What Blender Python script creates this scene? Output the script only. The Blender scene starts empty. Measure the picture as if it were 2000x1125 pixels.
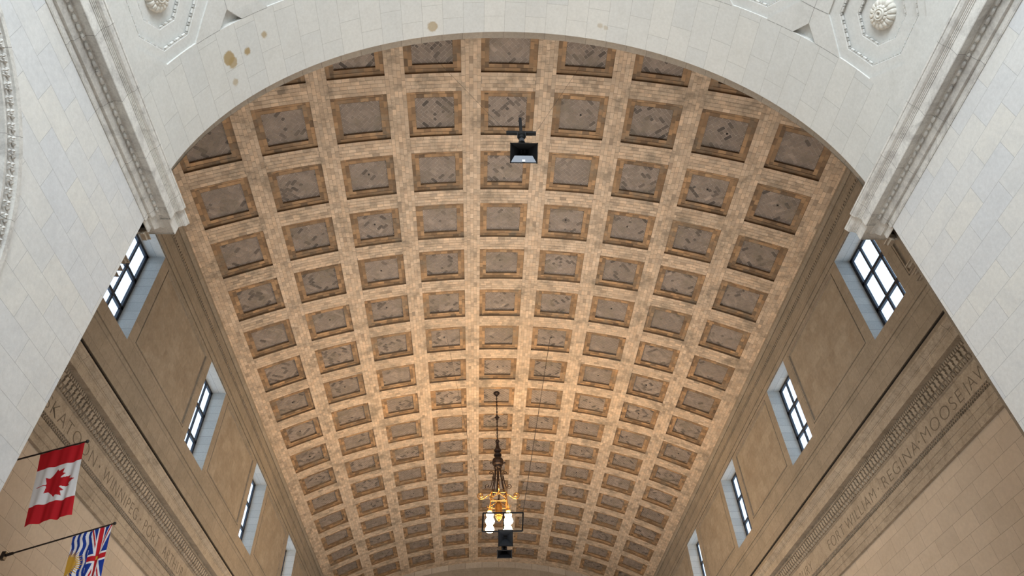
import bpy, bmesh, math, random
from mathutils import Vector, Matrix
random.seed(7)
SC = bpy.context.scene
COL = SC.collection
PI = math.pi
EYE = 1.6                      # every height below is measured from the eye; the builders add this
# ------------------------------------------------------------------ camera
cam_data = bpy.data.cameras.new('camera')
cam = bpy.data.objects.new('camera', cam_data); COL.objects.link(cam)
cam_data.sensor_width = 36.0; cam_data.lens = 24.046; cam_data.clip_end = 500
Rc = ((0.99877008, 0.00432804, 0.04939228), (-0.03845926, 0.69634783, 0.71667327), (-0.03129242, -0.71769141, 0.69565783))
cam.matrix_world = Matrix(((Rc[0][0], -Rc[0][1], -Rc[0][2], -1.198), (Rc[1][0], -Rc[1][1], -Rc[1][2], 0),
                           (Rc[2][0], -Rc[2][1], -Rc[2][2], EYE), (0, 0, 0, 1)))
SC.camera = cam
# ------------------------------------------------------------------ world, colour management
w = bpy.data.worlds.new('sky'); SC.world = w; w.use_nodes = True
bg = w.node_tree.nodes['Background']; bg.inputs[0].default_value = (0.60, 0.79, 1.0, 1); bg.inputs[1].default_value = 1.6
vs = SC.view_settings
vs.view_transform = 'Standard'; vs.look = 'None'; vs.gamma = 1; vs.use_curve_mapping = False; vs.exposure = 0.55
SC.cycles.max_bounces = 6; SC.cycles.diffuse_bounces = 4

def area(name, loc, target, sx, sy, power, color):
    d = bpy.data.lights.new(name, 'AREA'); d.shape = 'RECTANGLE'; d.size = sx; d.size_y = sy
    d.energy = power; d.color = color
    o = bpy.data.objects.new(name, d); COL.objects.link(o)
    o.location = (loc[0], loc[1], loc[2] + EYE)
    v = Vector((target[0] - loc[0], target[1] - loc[1], target[2] - loc[2]))
    o.rotation_euler = v.to_track_quat('-Z', 'Y').to_euler()
    return o
# daylight through the great window behind the viewer and through the window of the far end
area('window_daylight', (0, -11.6, 17.6), (0, 6, 15.6), 13, 8.4, 3900, (0.90, 0.96, 1.0))
area('far_window_daylight', (0, 61.0, 4.0), (0, 20, 8), 14, 14, 700, (1.0, 0.90, 0.80))
# unseen upward fill lights added low in the hall to brighten vault and walls
for yy, pw, sp in ((18, 200, 1.2), (24, 470, 2.5), (33, 520, 2.6), (43, 420, 2.6), (53, 230, 2.4)):
    l_ = area('hall_fill', (-1.0, yy, 0.0), (0, yy, 20), 12, 5, pw * 1.12, (1.0, 0.93, 0.85)); l_.data.spread = sp

# ------------------------------------------------------------------ materials
def nodes(name):
    m = bpy.data.materials.new(name); m.use_nodes = True
    nt = m.node_tree; b = nt.nodes['Principled BSDF']
    return m, nt, b
def lnk(nt, a, b): nt.links.new(a, b)
def plain(name, col, rough=0.6, metal=0.0, noise=0.0, nscale=4.0, emit=None, estr=0.0):
    m, nt, b = nodes(name)
    b.inputs['Base Color'].default_value = (*col, 1); b.inputs['Roughness'].default_value = rough
    b.inputs['Metallic'].default_value = metal
    if noise:
        t = nt.nodes.new('ShaderNodeTexNoise'); t.inputs['Scale'].default_value = nscale; t.inputs['Detail'].default_value = 6
        tc = nt.nodes.new('ShaderNodeTexCoord'); lnk(nt, tc.outputs['Object'], t.inputs['Vector'])
        r = nt.nodes.new('ShaderNodeMapRange'); r.inputs[1].default_value = .3; r.inputs[2].default_value = .7
        r.inputs[3].default_value = 1 - noise; r.inputs[4].default_value = 1 + noise * .6
        lnk(nt, t.outputs['Fac'], r.inputs[0])
        mx = nt.nodes.new('ShaderNodeVectorMath'); mx.operation = 'SCALE'; mx.inputs[0].default_value = col
        lnk(nt, r.outputs[0], mx.inputs['Scale']); lnk(nt, mx.outputs[0], b.inputs['Base Color'])
    if emit:
        b.inputs['Emission Color'].default_value = (*emit, 1); b.inputs['Emission Strength'].default_value = estr
    return m
def stone(name, c1, c2, bw=1.14, rh=0.54, offu=0.0, offv=0.0, off=0.5, freq=2, mortar=0.007, mcol=None, dirt=0.25, dirtcol=(0.2, 0.19, 0.17),
          nscale=1.3, stains=None, bump=0.12, fine=0.12):
    """coursed ashlar from the UV map (metres), every block its own tone, with veining and grime"""
    m, nt, b = nodes(name); N = nt.nodes.new
    uv = N('ShaderNodeUVMap'); uv.uv_map = 'UVMap'
    mp = N('ShaderNodeMapping'); mp.inputs['Location'].default_value = (offu, offv, 0); lnk(nt, uv.outputs[0], mp.inputs[0])
    br = N('ShaderNodeTexBrick'); br.offset = off; br.offset_frequency = freq; br.squash = 1
    br.inputs['Color1'].default_value = (*c1, 1); br.inputs['Color2'].default_value = (*c2, 1)
    mc = mcol or tuple(x * .45 for x in c1)
    br.inputs['Mortar'].default_value = (*mc, 1); br.inputs['Scale'].default_value = 1
    br.inputs['Mortar Size'].default_value = mortar; br.inputs['Mortar Smooth'].default_value = .3
    br.inputs['Brick Width'].default_value = bw; br.inputs['Row Height'].default_value = rh
    lnk(nt, mp.outputs[0], br.inputs['Vector'])
    tc = N('ShaderNodeTexCoord')
    n1 = N('ShaderNodeTexNoise'); n1.inputs['Scale'].default_value = nscale; n1.inputs['Detail'].default_value = 8; n1.inputs['Roughness'].default_value = .65
    n1.inputs['Distortion'].default_value = .8
    n2 = N('ShaderNodeTexNoise'); n2.inputs['Scale'].default_value = nscale * 9; n2.inputs['Detail'].default_value = 6; n2.inputs['Roughness'].default_value = .7
    for n in (n1, n2): lnk(nt, tc.outputs['Object'], n.inputs['Vector'])
    r1 = N('ShaderNodeMapRange'); r1.inputs[1].default_value = .45; r1.inputs[2].default_value = .72; r1.inputs[3].default_value = 0; r1.inputs[4].default_value = dirt
    lnk(nt, n1.outputs['Fac'], r1.inputs[0])
    mx = N('ShaderNodeMixRGB'); mx.inputs[2].default_value = (*dirtcol, 1); lnk(nt, r1.outputs[0], mx.inputs[0]); lnk(nt, br.outputs['Color'], mx.inputs[1])
    r2 = N('ShaderNodeMapRange'); r2.inputs[1].default_value = .3; r2.inputs[2].default_value = .7; r2.inputs[3].default_value = 1 - fine; r2.inputs[4].default_value = 1 + fine
    lnk(nt, n2.outputs['Fac'], r2.inputs[0])
    sc = N('ShaderNodeVectorMath'); sc.operation = 'SCALE'; lnk(nt, mx.outputs[0], sc.inputs[0]); lnk(nt, r2.outputs[0], sc.inputs['Scale'])
    last = sc.outputs[0]
    for (su, sv, sr, sa) in (stains or []):
        cmb = N('ShaderNodeVectorMath'); cmb.operation = 'DISTANCE'; lnk(nt, uv.outputs[0], cmb.inputs[0]); cmb.inputs[1].default_value = (su, sv, 0)
        ad = N('ShaderNodeMath'); ad.operation = 'MULTIPLY_ADD'; lnk(nt, n2.outputs['Fac'], ad.inputs[0]); ad.inputs[1].default_value = .12; lnk(nt, cmb.outputs['Value'], ad.inputs[2])
        rr = N('ShaderNodeMapRange'); rr.inputs[1].default_value = sr + .085; rr.inputs[2].default_value = sr + .03; rr.inputs[3].default_value = 0; rr.inputs[4].default_value = sa
        lnk(nt, ad.outputs[0], rr.inputs[0])
        m2 = N('ShaderNodeMixRGB'); m2.inputs[2].default_value = (.36, .26, .12, 1); lnk(nt, rr.outputs[0], m2.inputs[0]); lnk(nt, last, m2.inputs[1]); last = m2.outputs[0]
    lnk(nt, last, b.inputs['Base Color'])
    b.inputs['Roughness'].default_value = .75; b.inputs['Specular IOR Level'].default_value = .25
    bp = N('ShaderNodeBump'); bp.inputs['Strength'].default_value = bump; bp.inputs['Distance'].default_value = .02
    lnk(nt, n2.outputs['Fac'], bp.inputs['Height']); lnk(nt, bp.outputs[0], b.inputs['Normal'])
    return m
def tile(name, rough=.7, var=.13, soot=.75):
    """glazed wall tile whose own tone sits in the colour attribute; soot gathers in drifts"""
    m, nt, b = nodes(name); N = nt.nodes.new
    at = N('ShaderNodeAttribute'); at.attribute_name = 'Col'
    tc = N('ShaderNodeTexCoord')
    n1 = N('ShaderNodeTexNoise'); n1.inputs['Scale'].default_value = .9; n1.inputs['Detail'].default_value = 9; n1.inputs['Roughness'].default_value = .72
    n2 = N('ShaderNodeTexNoise'); n2.inputs['Scale'].default_value = 3; n2.inputs['Detail'].default_value = 4
    for n in (n1, n2): lnk(nt, tc.outputs['Object'], n.inputs['Vector'])
    r1 = N('ShaderNodeMapRange'); r1.inputs[1].default_value = .50; r1.inputs[2].default_value = .66; r1.inputs[3].default_value = 0; r1.inputs[4].default_value = soot
    lnk(nt, n1.outputs['Fac'], r1.inputs[0])
    mx = N('ShaderNodeMixRGB'); mx.inputs[2].default_value = (.20, .165, .12, 1); lnk(nt, r1.outputs[0], mx.inputs[0]); lnk(nt, at.outputs['Color'], mx.inputs[1])
    r2 = N('ShaderNodeMapRange'); r2.inputs[1].default_value = .3; r2.inputs[2].default_value = .7; r2.inputs[3].default_value = 1 - var; r2.inputs[4].default_value = 1 + var
    lnk(nt, n2.outputs['Fac'], r2.inputs[0])
    sc = N('ShaderNodeVectorMath'); sc.operation = 'SCALE'; lnk(nt, mx.outputs[0], sc.inputs[0]); lnk(nt, r2.outputs[0], sc.inputs['Scale'])
    lnk(nt, sc.outputs[0], b.inputs['Base Color']); b.inputs['Roughness'].default_value = rough
    return m
def attr_mat(name, rough=.8, trans=0.0):
    m, nt, b = nodes(name); at = nt.nodes.new('ShaderNodeAttribute'); at.attribute_name = 'Col'
    lnk(nt, at.outputs['Color'], b.inputs['Base Color']); b.inputs['Roughness'].default_value = rough
    b.inputs['Specular IOR Level'].default_value = .2
    return m
W1, W2 = (.66, .68, .70), (.72, .715, .68)  # same stone as the hall; its daylit whiteness is put into these colours
STAINS = [(9.53, -10.08, .20, .9), (9.70, -9.98, .16, .8), (9.61, -9.39, .11, .9), (10.25, -10.08, .10, .6), (9.39, -8.68, .10, .75), (10.59, -2.86, .18, .7), (10.40, 2.95, .09, .4), (10.45, 3.15, .08, .4)]
M_wwall = stone('white_ashlar', W1, W2, 1.14, .54, offu=.0, offv=.0, dirt=.3, dirtcol=(.50, .52, .54), fine=.07, mortar=.0045, mcol=(.40, .41, .41))
M_wsoff = stone('white_voussoir_stone', (.595, .605, .59), (.64, .64, .61), 1.48, .7118, offv=.3559, off=.33, freq=2, dirt=.25, dirtcol=(.48, .48, .45), stains=STAINS, fine=.06, mortar=.005, mcol=(.36, .36, .34))
M_wtrim = stone('white_carved_stone', (.64, .63, .60), (.72, .715, .68), 1.45, 30, mortar=.006, dirt=.75, dirtcol=(.33, .32, .31), nscale=2.6, fine=.14)
M_wcof = stone('white_coffer_stone', (.60, .605, .585), (.64, .64, .615), 2.1, 1.94, dirt=.35, dirtcol=(.46, .46, .43), nscale=1.6, mortar=.0003, mcol=(.5, .5, .48), fine=.07)
M_band = stone('grey_arch_stone', (.36, .32, .27), (.42, .37, .31), 30, .7118, offv=.3559, dirt=.3)
T1, T2 = (.275, .235, .185), (.325, .275, .215)
M_upper = stone('brown_ashlar', T1, T2, 1.12, .78, offv=.36, dirt=.5, dirtcol=(.19, .165, .125), nscale=.9, fine=.14, mortar=.006, mcol=(.15, .125, .095))
M_panel = stone('brown_panel_stone', (.285, .24, .185), (.345, .295, .23), .62, .40, dirt=.55, dirtcol=(.22, .17, .12), nscale=.6, fine=.14, mortar=.003, mcol=(.25, .21, .16))
M_lower = stone('tan_ashlar', (.52, .45, .37), (.58, .50, .41), 1.14, .54, offv=.06, dirt=.3, dirtcol=(.42, .35, .27), nscale=.8, fine=.06, mortar=.006)
M_corn = stone('brown_carved_stone', (.37, .315, .25), (.44, .375, .295), 1.45, 40, dirt=.75, dirtcol=(.22, .185, .14), nscale=2.4, fine=.2, mortar=.008)
M_reveal = stone('pale_reveal_stone', (.42, .42, .40), (.52, .51, .47), 3, .42, dirt=.4, dirtcol=(.4, .4, .38), nscale=2.5, mortar=.006)
M_letter = plain('dark_carved_letter', (.17, .14, .105), .9)
M_dark = plain('groove_shade', (.03, .025, .02), .9)  # shade in the groove above the cornice, painted near black
M_iron = plain('window_iron', (.02, .022, .03), .45, .3)
M_black = plain('black_painted_metal', (.006, .006, .007), .6, .0)
M_black.node_tree.nodes['Principled BSDF'].inputs['Specular IOR Level'].default_value = .2
M_horn = plain('grey_horn_metal', (.05, .055, .065), .35, .4)
M_wire = plain('steel_wire', (.10, .09, .08), .5, .6)
M_bronze = plain('dark_bronze', (.032, .018, .013), .5, .5, .3, 9)
M_brass = plain('gilded_bronze', (.30, .16, .05), .35, .85, .2, 12)
M_lamp = plain('lit_opal_glass', (1, .9, .7), .4, emit=(1.0, .66, .28), estr=14)
M_white = plain('white_paper', (.8, .8, .8), .7)
M_pole = plain('flagpole_metal', (.045, .04, .04), .4, .6)
M_floor = stone('marble_floor', (.22, .17, .13), (.28, .22, .17), 1.0, 1.0, off=0, dirt=.2, mortar=.01)
M_tile = tile('vault_tile'); M_flag = attr_mat('flag_cloth')
# glass
M_glass, nt, b = nodes('window_glass')
tr = nt.nodes.new('ShaderNodeBsdfTransparent'); gl = nt.nodes.new('ShaderNodeBsdfGlossy'); gl.inputs['Roughness'].default_value = .02
mxs = nt.nodes.new('ShaderNodeMixShader'); mxs.inputs[0].default_value = .06; tr.inputs[0].default_value = (.93, .96, 1, 1)
lnk(nt, tr.outputs[0], mxs.inputs[1]); lnk(nt, gl.outputs[0], mxs.inputs[2]); lnk(nt, mxs.outputs[0], nt.nodes['Material Output'].inputs[0])

# ------------------------------------------------------------------ mesh builder
class MB:
    def __init__(s): s.v = []; s.f = []; s.m = []; s.uv = []; s.c = []
    def face(s, pts, mat=0, uv=None, col=(1, 1, 1)):
        i = len(s.v); s.v += [tuple(p) for p in pts]; s.f.append(tuple(range(i, i + len(pts)))); s.m.append(mat); s.c.append(col)
        if uv is None:
            a, b2, c = (Vector(pts[k]) for k in (0, 1, 2)); n = (b2 - a).cross(c - b2); ax = max(range(3), key=lambda k: abs(n[k]))
            q = {0: (1, 2), 1: (0, 2), 2: (1, 0)}[ax]; uv = [(p[q[0]], p[q[1]]) for p in pts]
        s.uv.append(uv)
    def box(s, c, d, mat=0, col=(1, 1, 1), rot=None):
        x, y, z = (k / 2 for k in d); P = [Vector((i * x, j * y, k * z)) for k in (-1, 1) for j in (-1, 1) for i in (-1, 1)]
        if rot is not None: P = [rot @ p for p in P]
        P = [p + Vector(c) for p in P]
        for q in ((0, 2, 3, 1), (4, 5, 7, 6), (0, 1, 5, 4), (2, 6, 7, 3), (0, 4, 6, 2), (1, 3, 7, 5)): s.face([P[k] for k in q], mat, None, col)
    def ball(s, c, r, n=10, m=6, mat=0, col=(1, 1, 1)):
        r = r if hasattr(r, '__len__') else (r, r, r)
        g = lambda i, j: (c[0] + r[0] * math.sin(PI * j / m) * math.cos(2 * PI * i / n), c[1] + r[1] * math.sin(PI * j / m) * math.sin(2 * PI * i / n), c[2] + r[2] * math.cos(PI * j / m))
        for i in range(n):
            for j in range(m):
                P = [g(i, j), g(i, j + 1), g(i + 1, j + 1), g(i + 1, j)]
                if j == 0: P = P[:3]
                elif j == m - 1: P = [P[0], P[1], P[3]]
                s.face(P, mat, None, col)
    def tube(s, pts, r, n=8, mat=0, cap=True):
        pts = [Vector(p) for p in pts]; rs = r if hasattr(r, '__len__') else [r] * len(pts); rings = []
        up = None
        for i, p in enumerate(pts):
            t = (pts[min(i + 1, len(pts) - 1)] - pts[max(i - 1, 0)]).normalized()
            if up is None: up = t.orthogonal().normalized()
            up = (up - t * up.dot(t)).normalized(); sd = t.cross(up)
            rings.append([p + (up * math.cos(2 * PI * k / n) + sd * math.sin(2 * PI * k / n)) * rs[i] for k in range(n)])
        for a, b2 in zip(rings, rings[1:]):
            for k in range(n): s.face([a[k], a[(k + 1) % n], b2[(k + 1) % n], b2[k]], mat)
        if cap: s.face(rings[0][::-1], mat); s.face(rings[-1], mat)
    def lathe(s, c, prof, n=16, mat=0):
        for (r0, z0), (r1, z1) in zip(prof, prof[1:]):
            for k in range(n):
                a0, a1 = 2 * PI * k / n, 2 * PI * (k + 1) / n
                P = [(c[0] + r0 * math.cos(a0), c[1] + r0 * math.sin(a0), c[2] + z0), (c[0] + r0 * math.cos(a1), c[1] + r0 * math.sin(a1), c[2] + z0),
                     (c[0] + r1 * math.cos(a1), c[1] + r1 * math.sin(a1), c[2] + z1), (c[0] + r1 * math.cos(a0), c[1] + r1 * math.sin(a0), c[2] + z1)]
                if r0 < 1e-6: P = P[1:]
                elif r1 < 1e-6: P = P[:3]
                s.face(P, mat)
    def build(s, name, mats, parent=None, smooth=False, weld=False):
        me = bpy.data.meshes.new(name)
        off = Vector((0, 0, EYE)) - (parent.location if parent else Vector((0, 0, 0)))
        if parent and parent.parent: off -= parent.parent.location
        me.from_pydata([(a + off.x, b2 + off.y, c + off.z) for a, b2, c in s.v], [], s.f)
        for m in (mats if isinstance(mats, (list, tuple)) else [mats]): me.materials.append(m)
        me.polygons.foreach_set('material_index', s.m)
        ul = me.uv_layers.new(name='UVMap'); fl = []
        for u in s.uv:
            for a in u: fl += [a[0], a[1]]
        ul.data.foreach_set('uv', fl)
        ca = me.color_attributes.new('Col', 'FLOAT_COLOR', 'CORNER'); fl = []
        for f, c in zip(s.f, s.c):
            for _ in f: fl += [c[0], c[1], c[2], 1.0]
        ca.data.foreach_set('color', fl)
        if weld:
            bm = bmesh.new(); bm.from_mesh(me); bmesh.ops.remove_doubles(bm, verts=bm.verts, dist=1e-4); bm.to_mesh(me); bm.free()
        if smooth: me.polygons.foreach_set('use_smooth', [True] * len(me.polygons))
        me.update(); me.validate()
        o = bpy.data.objects.new(name, me); COL.objects.link(o)
        if parent: o.parent = parent
        return o
def tag(o, label=None, cat=None, group=None, kind=None):
    if label: o['label'] = label
    if cat: o['category'] = cat
    if group: o['group'] = group
    if kind: o['kind'] = kind
    return o
def empty(name, loc, label=None, cat=None, group=None):
    o = bpy.data.objects.new(name, None); COL.objects.link(o); o.location = (loc[0], loc[1], loc[2] + EYE); o.empty_display_size = .2
    return tag(o, label, cat, group)
def jit(c, lo, hi):
    k = random.uniform(lo, hi); return tuple(x * k for x in c)

# ------------------------------------------------------------------ the great coffered vault of the hall
RV, ZV = 28.25, -2.85
Y_IN, Y_END = 11.27, 61.9
def bend(u, y, h=0.0):
    a = u / RV; r = RV + h
    return (r * math.sin(a), y, ZV + r * math.cos(a))
PU, PY, HU, HY = 3.035, 2.939, 1.12, 1.06
cols_u = [k * PU for k in range(-4, 5)]; rows_y = [12.65 + PY * r for r in range(17)]
UE = 14.22
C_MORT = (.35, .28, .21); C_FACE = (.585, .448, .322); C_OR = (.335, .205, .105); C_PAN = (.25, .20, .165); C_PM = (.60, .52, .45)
V = MB()
def grid(mb, u0, u1, y0, y1, h, col, mat=0, du=.6, dy=3.0):
    nu = max(1, math.ceil((u1 - u0) / du)); ny = max(1, math.ceil((y1 - y0) / dy))
    for i in range(nu):
        for j in range(ny):
            a, b2 = u0 + (u1 - u0) * i / nu, u0 + (u1 - u0) * (i + 1) / nu; c, d = y0 + (y1 - y0) * j / ny, y0 + (y1 - y0) * (j + 1) / ny
            mb.face([bend(a, c, h), bend(a, d, h), bend(b2, d, h), bend(b2, c, h)], mat, None, col)
def rect_uv(mb, u0, u1, y0, y1, h, col):
    mb.face([bend(u0, y0, h), bend(u0, y1, h), bend(u1, y1, h), bend(u1, y0, h)], 0, None, col)
G = .0065
def bricks_y(u0, u1, y0, y1, h, n, L, base, lo=.78, hi=1.12):
    wd = (u1 - u0) / n
    for i in range(n):
        y = y0 - random.random() * L
        while y < y1:
            l = L * random.uniform(.92, 1.06); a, b2 = max(y, y0), min(y + l, y1)
            if b2 - a > .04: rect_uv(V, u0 + i * wd + G, u0 + (i + 1) * wd - G, a + G, b2 - G, h, tone(base, lo, hi))
            y += l
def bricks_u(u0, u1, y0, y1, h, n, L, base, lo=.78, hi=1.12):
    wd = (y1 - y0) / n
    for i in range(n):
        u = u0 - random.random() * L
        while u < u1:
            l = L * random.uniform(.92, 1.06); a, b2 = max(u, u0), min(u + l, u1)
            if b2 - a > .04: rect_uv(V, a + G, b2 - G, y0 + i * wd + G, y0 + (i + 1) * wd - G, h, tone(base, lo, hi))
            u += l
def tone(base, lo, hi):
    k = random.uniform(lo, hi)
    if random.random() < .07: k *= .72
    t = random.uniform(-.03, .03)
    return (base[0] * k * (1 + t), base[1] * k, base[2] * k * (1 - t))
# mortar bed of the ribs
D0 = .012
edges = [-UE] + [e for c in cols_u for e in (c - HU, c + HU)] + [UE]
for i in range(0, len(edges), 2):
    grid(V, edges[i], edges[i + 1], Y_IN, Y_END, D0, C_MORT)
ye = [Y_IN] + [e for r in rows_y for e in (r - HY, r + HY)] + [Y_END]
for c in cols_u:
    for j in range(0, len(ye), 2): grid(V, c - HU, c + HU, ye[j], ye[j + 1], D0, C_MORT)
# rib tiles
for i in range(0, len(edges), 2): bricks_y(edges[i], edges[i + 1], Y_IN, Y_END, 0, 5 if 0 < i < len(edges) - 2 else 6, .31, C_FACE)
for c in cols_u:
    for j in range(0, len(ye), 2):
        n = max(2, round((ye[j + 1] - ye[j]) / .162)); bricks_u(c - HU, c + HU, ye[j], ye[j + 1], 0, n, .31, C_FACE)
# herringbone panel, laid out once in the flat and clipped to the coffer floor
def clip(poly, ax, lim, sgn):
    out = []
    for i, p in enumerate(poly):
        q = poly[(i + 1) % len(poly)]; pi = sgn * (p[ax] - lim) <= 0; qi = sgn * (q[ax] - lim) <= 0
        if pi: out.append(p)
        if pi != qi:
            t = (lim - p[ax]) / (q[ax] - p[ax]); out.append((p[0] + (q[0] - p[0]) * t, p[1] + (q[1] - p[1]) * t))
    return out
IW, IL = .80, .74
herring = []
bl, bw = .34, .16
cs = math.sqrt(.5)
# concentric lozenges: tiles of each quadrant run along its own side
for q in range(4):
    ca, sa = math.cos(q * PI / 2 + PI / 4), math.sin(q * PI / 2 + PI / 4)
    for k in range(0, 11):
        # course k of this quadrant lies between distance k*bw and (k+1)*bw from the centre
        a0, a1 = k * bw, (k + 1) * bw
        s0, s1 = -a0, a1
        s = s0 - (k % 2) * bw * .0
        while s < s1 - 1e-6:
            e = min(s + bl, s1); g = .008
            loc = [(a0 + g, s + g), (a1 - g, s + g), (a1 - g, e - g), (a0 + g, e - g)]
            poly = [(x * ca - y * sa, x * sa + y * ca) for x, y in loc]
            for ax, lim in ((0, IW), (1, IL)): poly = clip(poly, ax, lim, 1) if poly else poly; poly = clip(poly, ax, -lim, -1) if poly else poly
            if len(poly) >= 3: herring.append(poly)
            s = e
def riser(hw, hl, c, r, h0, h1, col):
    P = [(-hw, -hl), (hw, -hl), (hw, hl), (-hw, hl)]
    for i in range(4):
        a, b2 = P[i], P[(i + 1) % 4]; n = 3 if i % 2 == 0 else 1
        for t in range(n):
            p = (a[0] + (b2[0] - a[0]) * t / n, a[1]) if i % 2 == 0 else a
            q = (a[0] + (b2[0] - a[0]) * (t + 1) / n, a[1]) if i % 2 == 0 else b2
            V.face([bend(c + p[0], r + p[1], h0), bend(c + q[0], r + q[1], h0), bend(c + q[0], r + q[1], h1), bend(c + p[0], r + p[1], h1)], 0, None, col)
H1, H2, H3 = .10, .105, .20
MW, ML = .965, .905
for c in cols_u:
    for r in rows_y:
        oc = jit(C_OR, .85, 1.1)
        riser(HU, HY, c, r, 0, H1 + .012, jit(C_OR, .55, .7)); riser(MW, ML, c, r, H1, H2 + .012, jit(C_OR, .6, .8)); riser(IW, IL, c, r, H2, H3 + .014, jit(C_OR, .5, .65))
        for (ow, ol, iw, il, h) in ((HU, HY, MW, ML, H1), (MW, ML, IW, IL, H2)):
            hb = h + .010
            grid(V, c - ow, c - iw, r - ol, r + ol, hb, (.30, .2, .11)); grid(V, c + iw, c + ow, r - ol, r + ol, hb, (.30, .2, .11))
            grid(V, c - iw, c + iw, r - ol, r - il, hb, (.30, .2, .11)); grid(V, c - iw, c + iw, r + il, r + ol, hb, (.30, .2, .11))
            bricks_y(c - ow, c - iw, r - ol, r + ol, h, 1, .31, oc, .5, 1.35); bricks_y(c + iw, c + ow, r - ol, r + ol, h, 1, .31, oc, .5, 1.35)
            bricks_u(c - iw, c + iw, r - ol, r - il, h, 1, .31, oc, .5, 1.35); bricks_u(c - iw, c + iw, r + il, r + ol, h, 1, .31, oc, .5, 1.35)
        grid(V, c - IW, c + IW, r - IL, r + IL, H3 + .012, C_PM)
        fl = random.choice((1, -1)); pk = random.uniform(.9, 1.12); dk = random.choice((.05, .12, .2))
        for poly in herring:
            k = random.uniform(.85, 1.1) * pk
            if random.random() < dk: k *= random.uniform(.35, .6)
            elif random.random() < .05: k *= 1.3
            pts = [(x * fl, y) for x, y in poly]
            V.face([bend(c + x, r + y, H3) for x, y in pts], 0, None, tuple(q * k for q in C_PAN))
        if random.random() < .3: V.box(bend(c + random.uniform(-.1, .1), r + random.uniform(-.1, .1), H3), (.07, .07, .05), 0, (.01, .01, .01))
for i in range(48):  # unseen outer shell, added to stop light leaking in through the vault
    a, b2 = -14.5 + 29 * i / 48, -14.5 + 29 * (i + 1) / 48
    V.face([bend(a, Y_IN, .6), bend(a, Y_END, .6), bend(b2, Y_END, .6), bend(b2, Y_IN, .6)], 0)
ceiling = tag(V.build('ceiling', M_tile), 'tan brick barrel vault of the hall with rows of square coffers', kind='structure')

# ------------------------------------------------------------------ hall side walls
XW = 13.53; CX = 1.198
WC = [17.76 + 9.155 * k for k in range(5)]; WH = 1.27; WZ0, WZ1 = 15.87, 20.07
def zc(z13, p): return z13 * (XW + CX - p) / (XW + CX)
UP_PROF = [(-.3, 22.4)] + [(p, zc(z, p)) for p, z in ((.18, 22.14), (.18, 22.0), (.14, 21.92), (.10, 21.76), (.04, 21.70), (.04, 21.34), (.05, 21.28), (.05, 21.12), (.02, 21.10), (.02, 20.60),
            (.08, 20.58), (.10, 20.47), (.05, 20.42), (.05, 20.16), (.0, 20.12), (0, 20.09))]
SILL_PROF = [(p, zc(z, p)) for p, z in ((0, 15.46), (.07, 15.44), (.07, 15.32), (.03, 15.28), (.03, 15.10), (0, 15.06), (0, 14.16), (-.05, 14.13), (-.14, 14.10), (-.14, 14.04), (-.02, 14.03), (-.02, 13.99), (.03, 13.975), (.03, 13.35))]
CORN = [(.02, 13.35), (.63, 13.31), (.63, 13.24), (.60, 13.22), (.57, 13.16), (.52, 13.10), (.50, 13.095), (.50, 13.05), (.48, 13.04), (.48, 12.89), (.475, 12.885), (.475, 12.735), (.43, 12.735), (.43, 12.75),
        (.25, 12.75), (.25, 12.72), (.20, 12.60), (.17, 12.60), (.12, 12.40), (.10, 12.40), (.05, 12.25), (.05, 12.22), (.03, 12.21), (0, 12.20), (0, 11.48), (.05, 11.47), (.05, 11.42),
        (.01, 11.40), (.01, 11.24), (.035, 11.235), (.035, 11.02), (.015, 11.01), (.015, 10.80), (-.005, 10.79), (-.005, 10.57), (-.10, 10.56)]
SP = .2285
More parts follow.
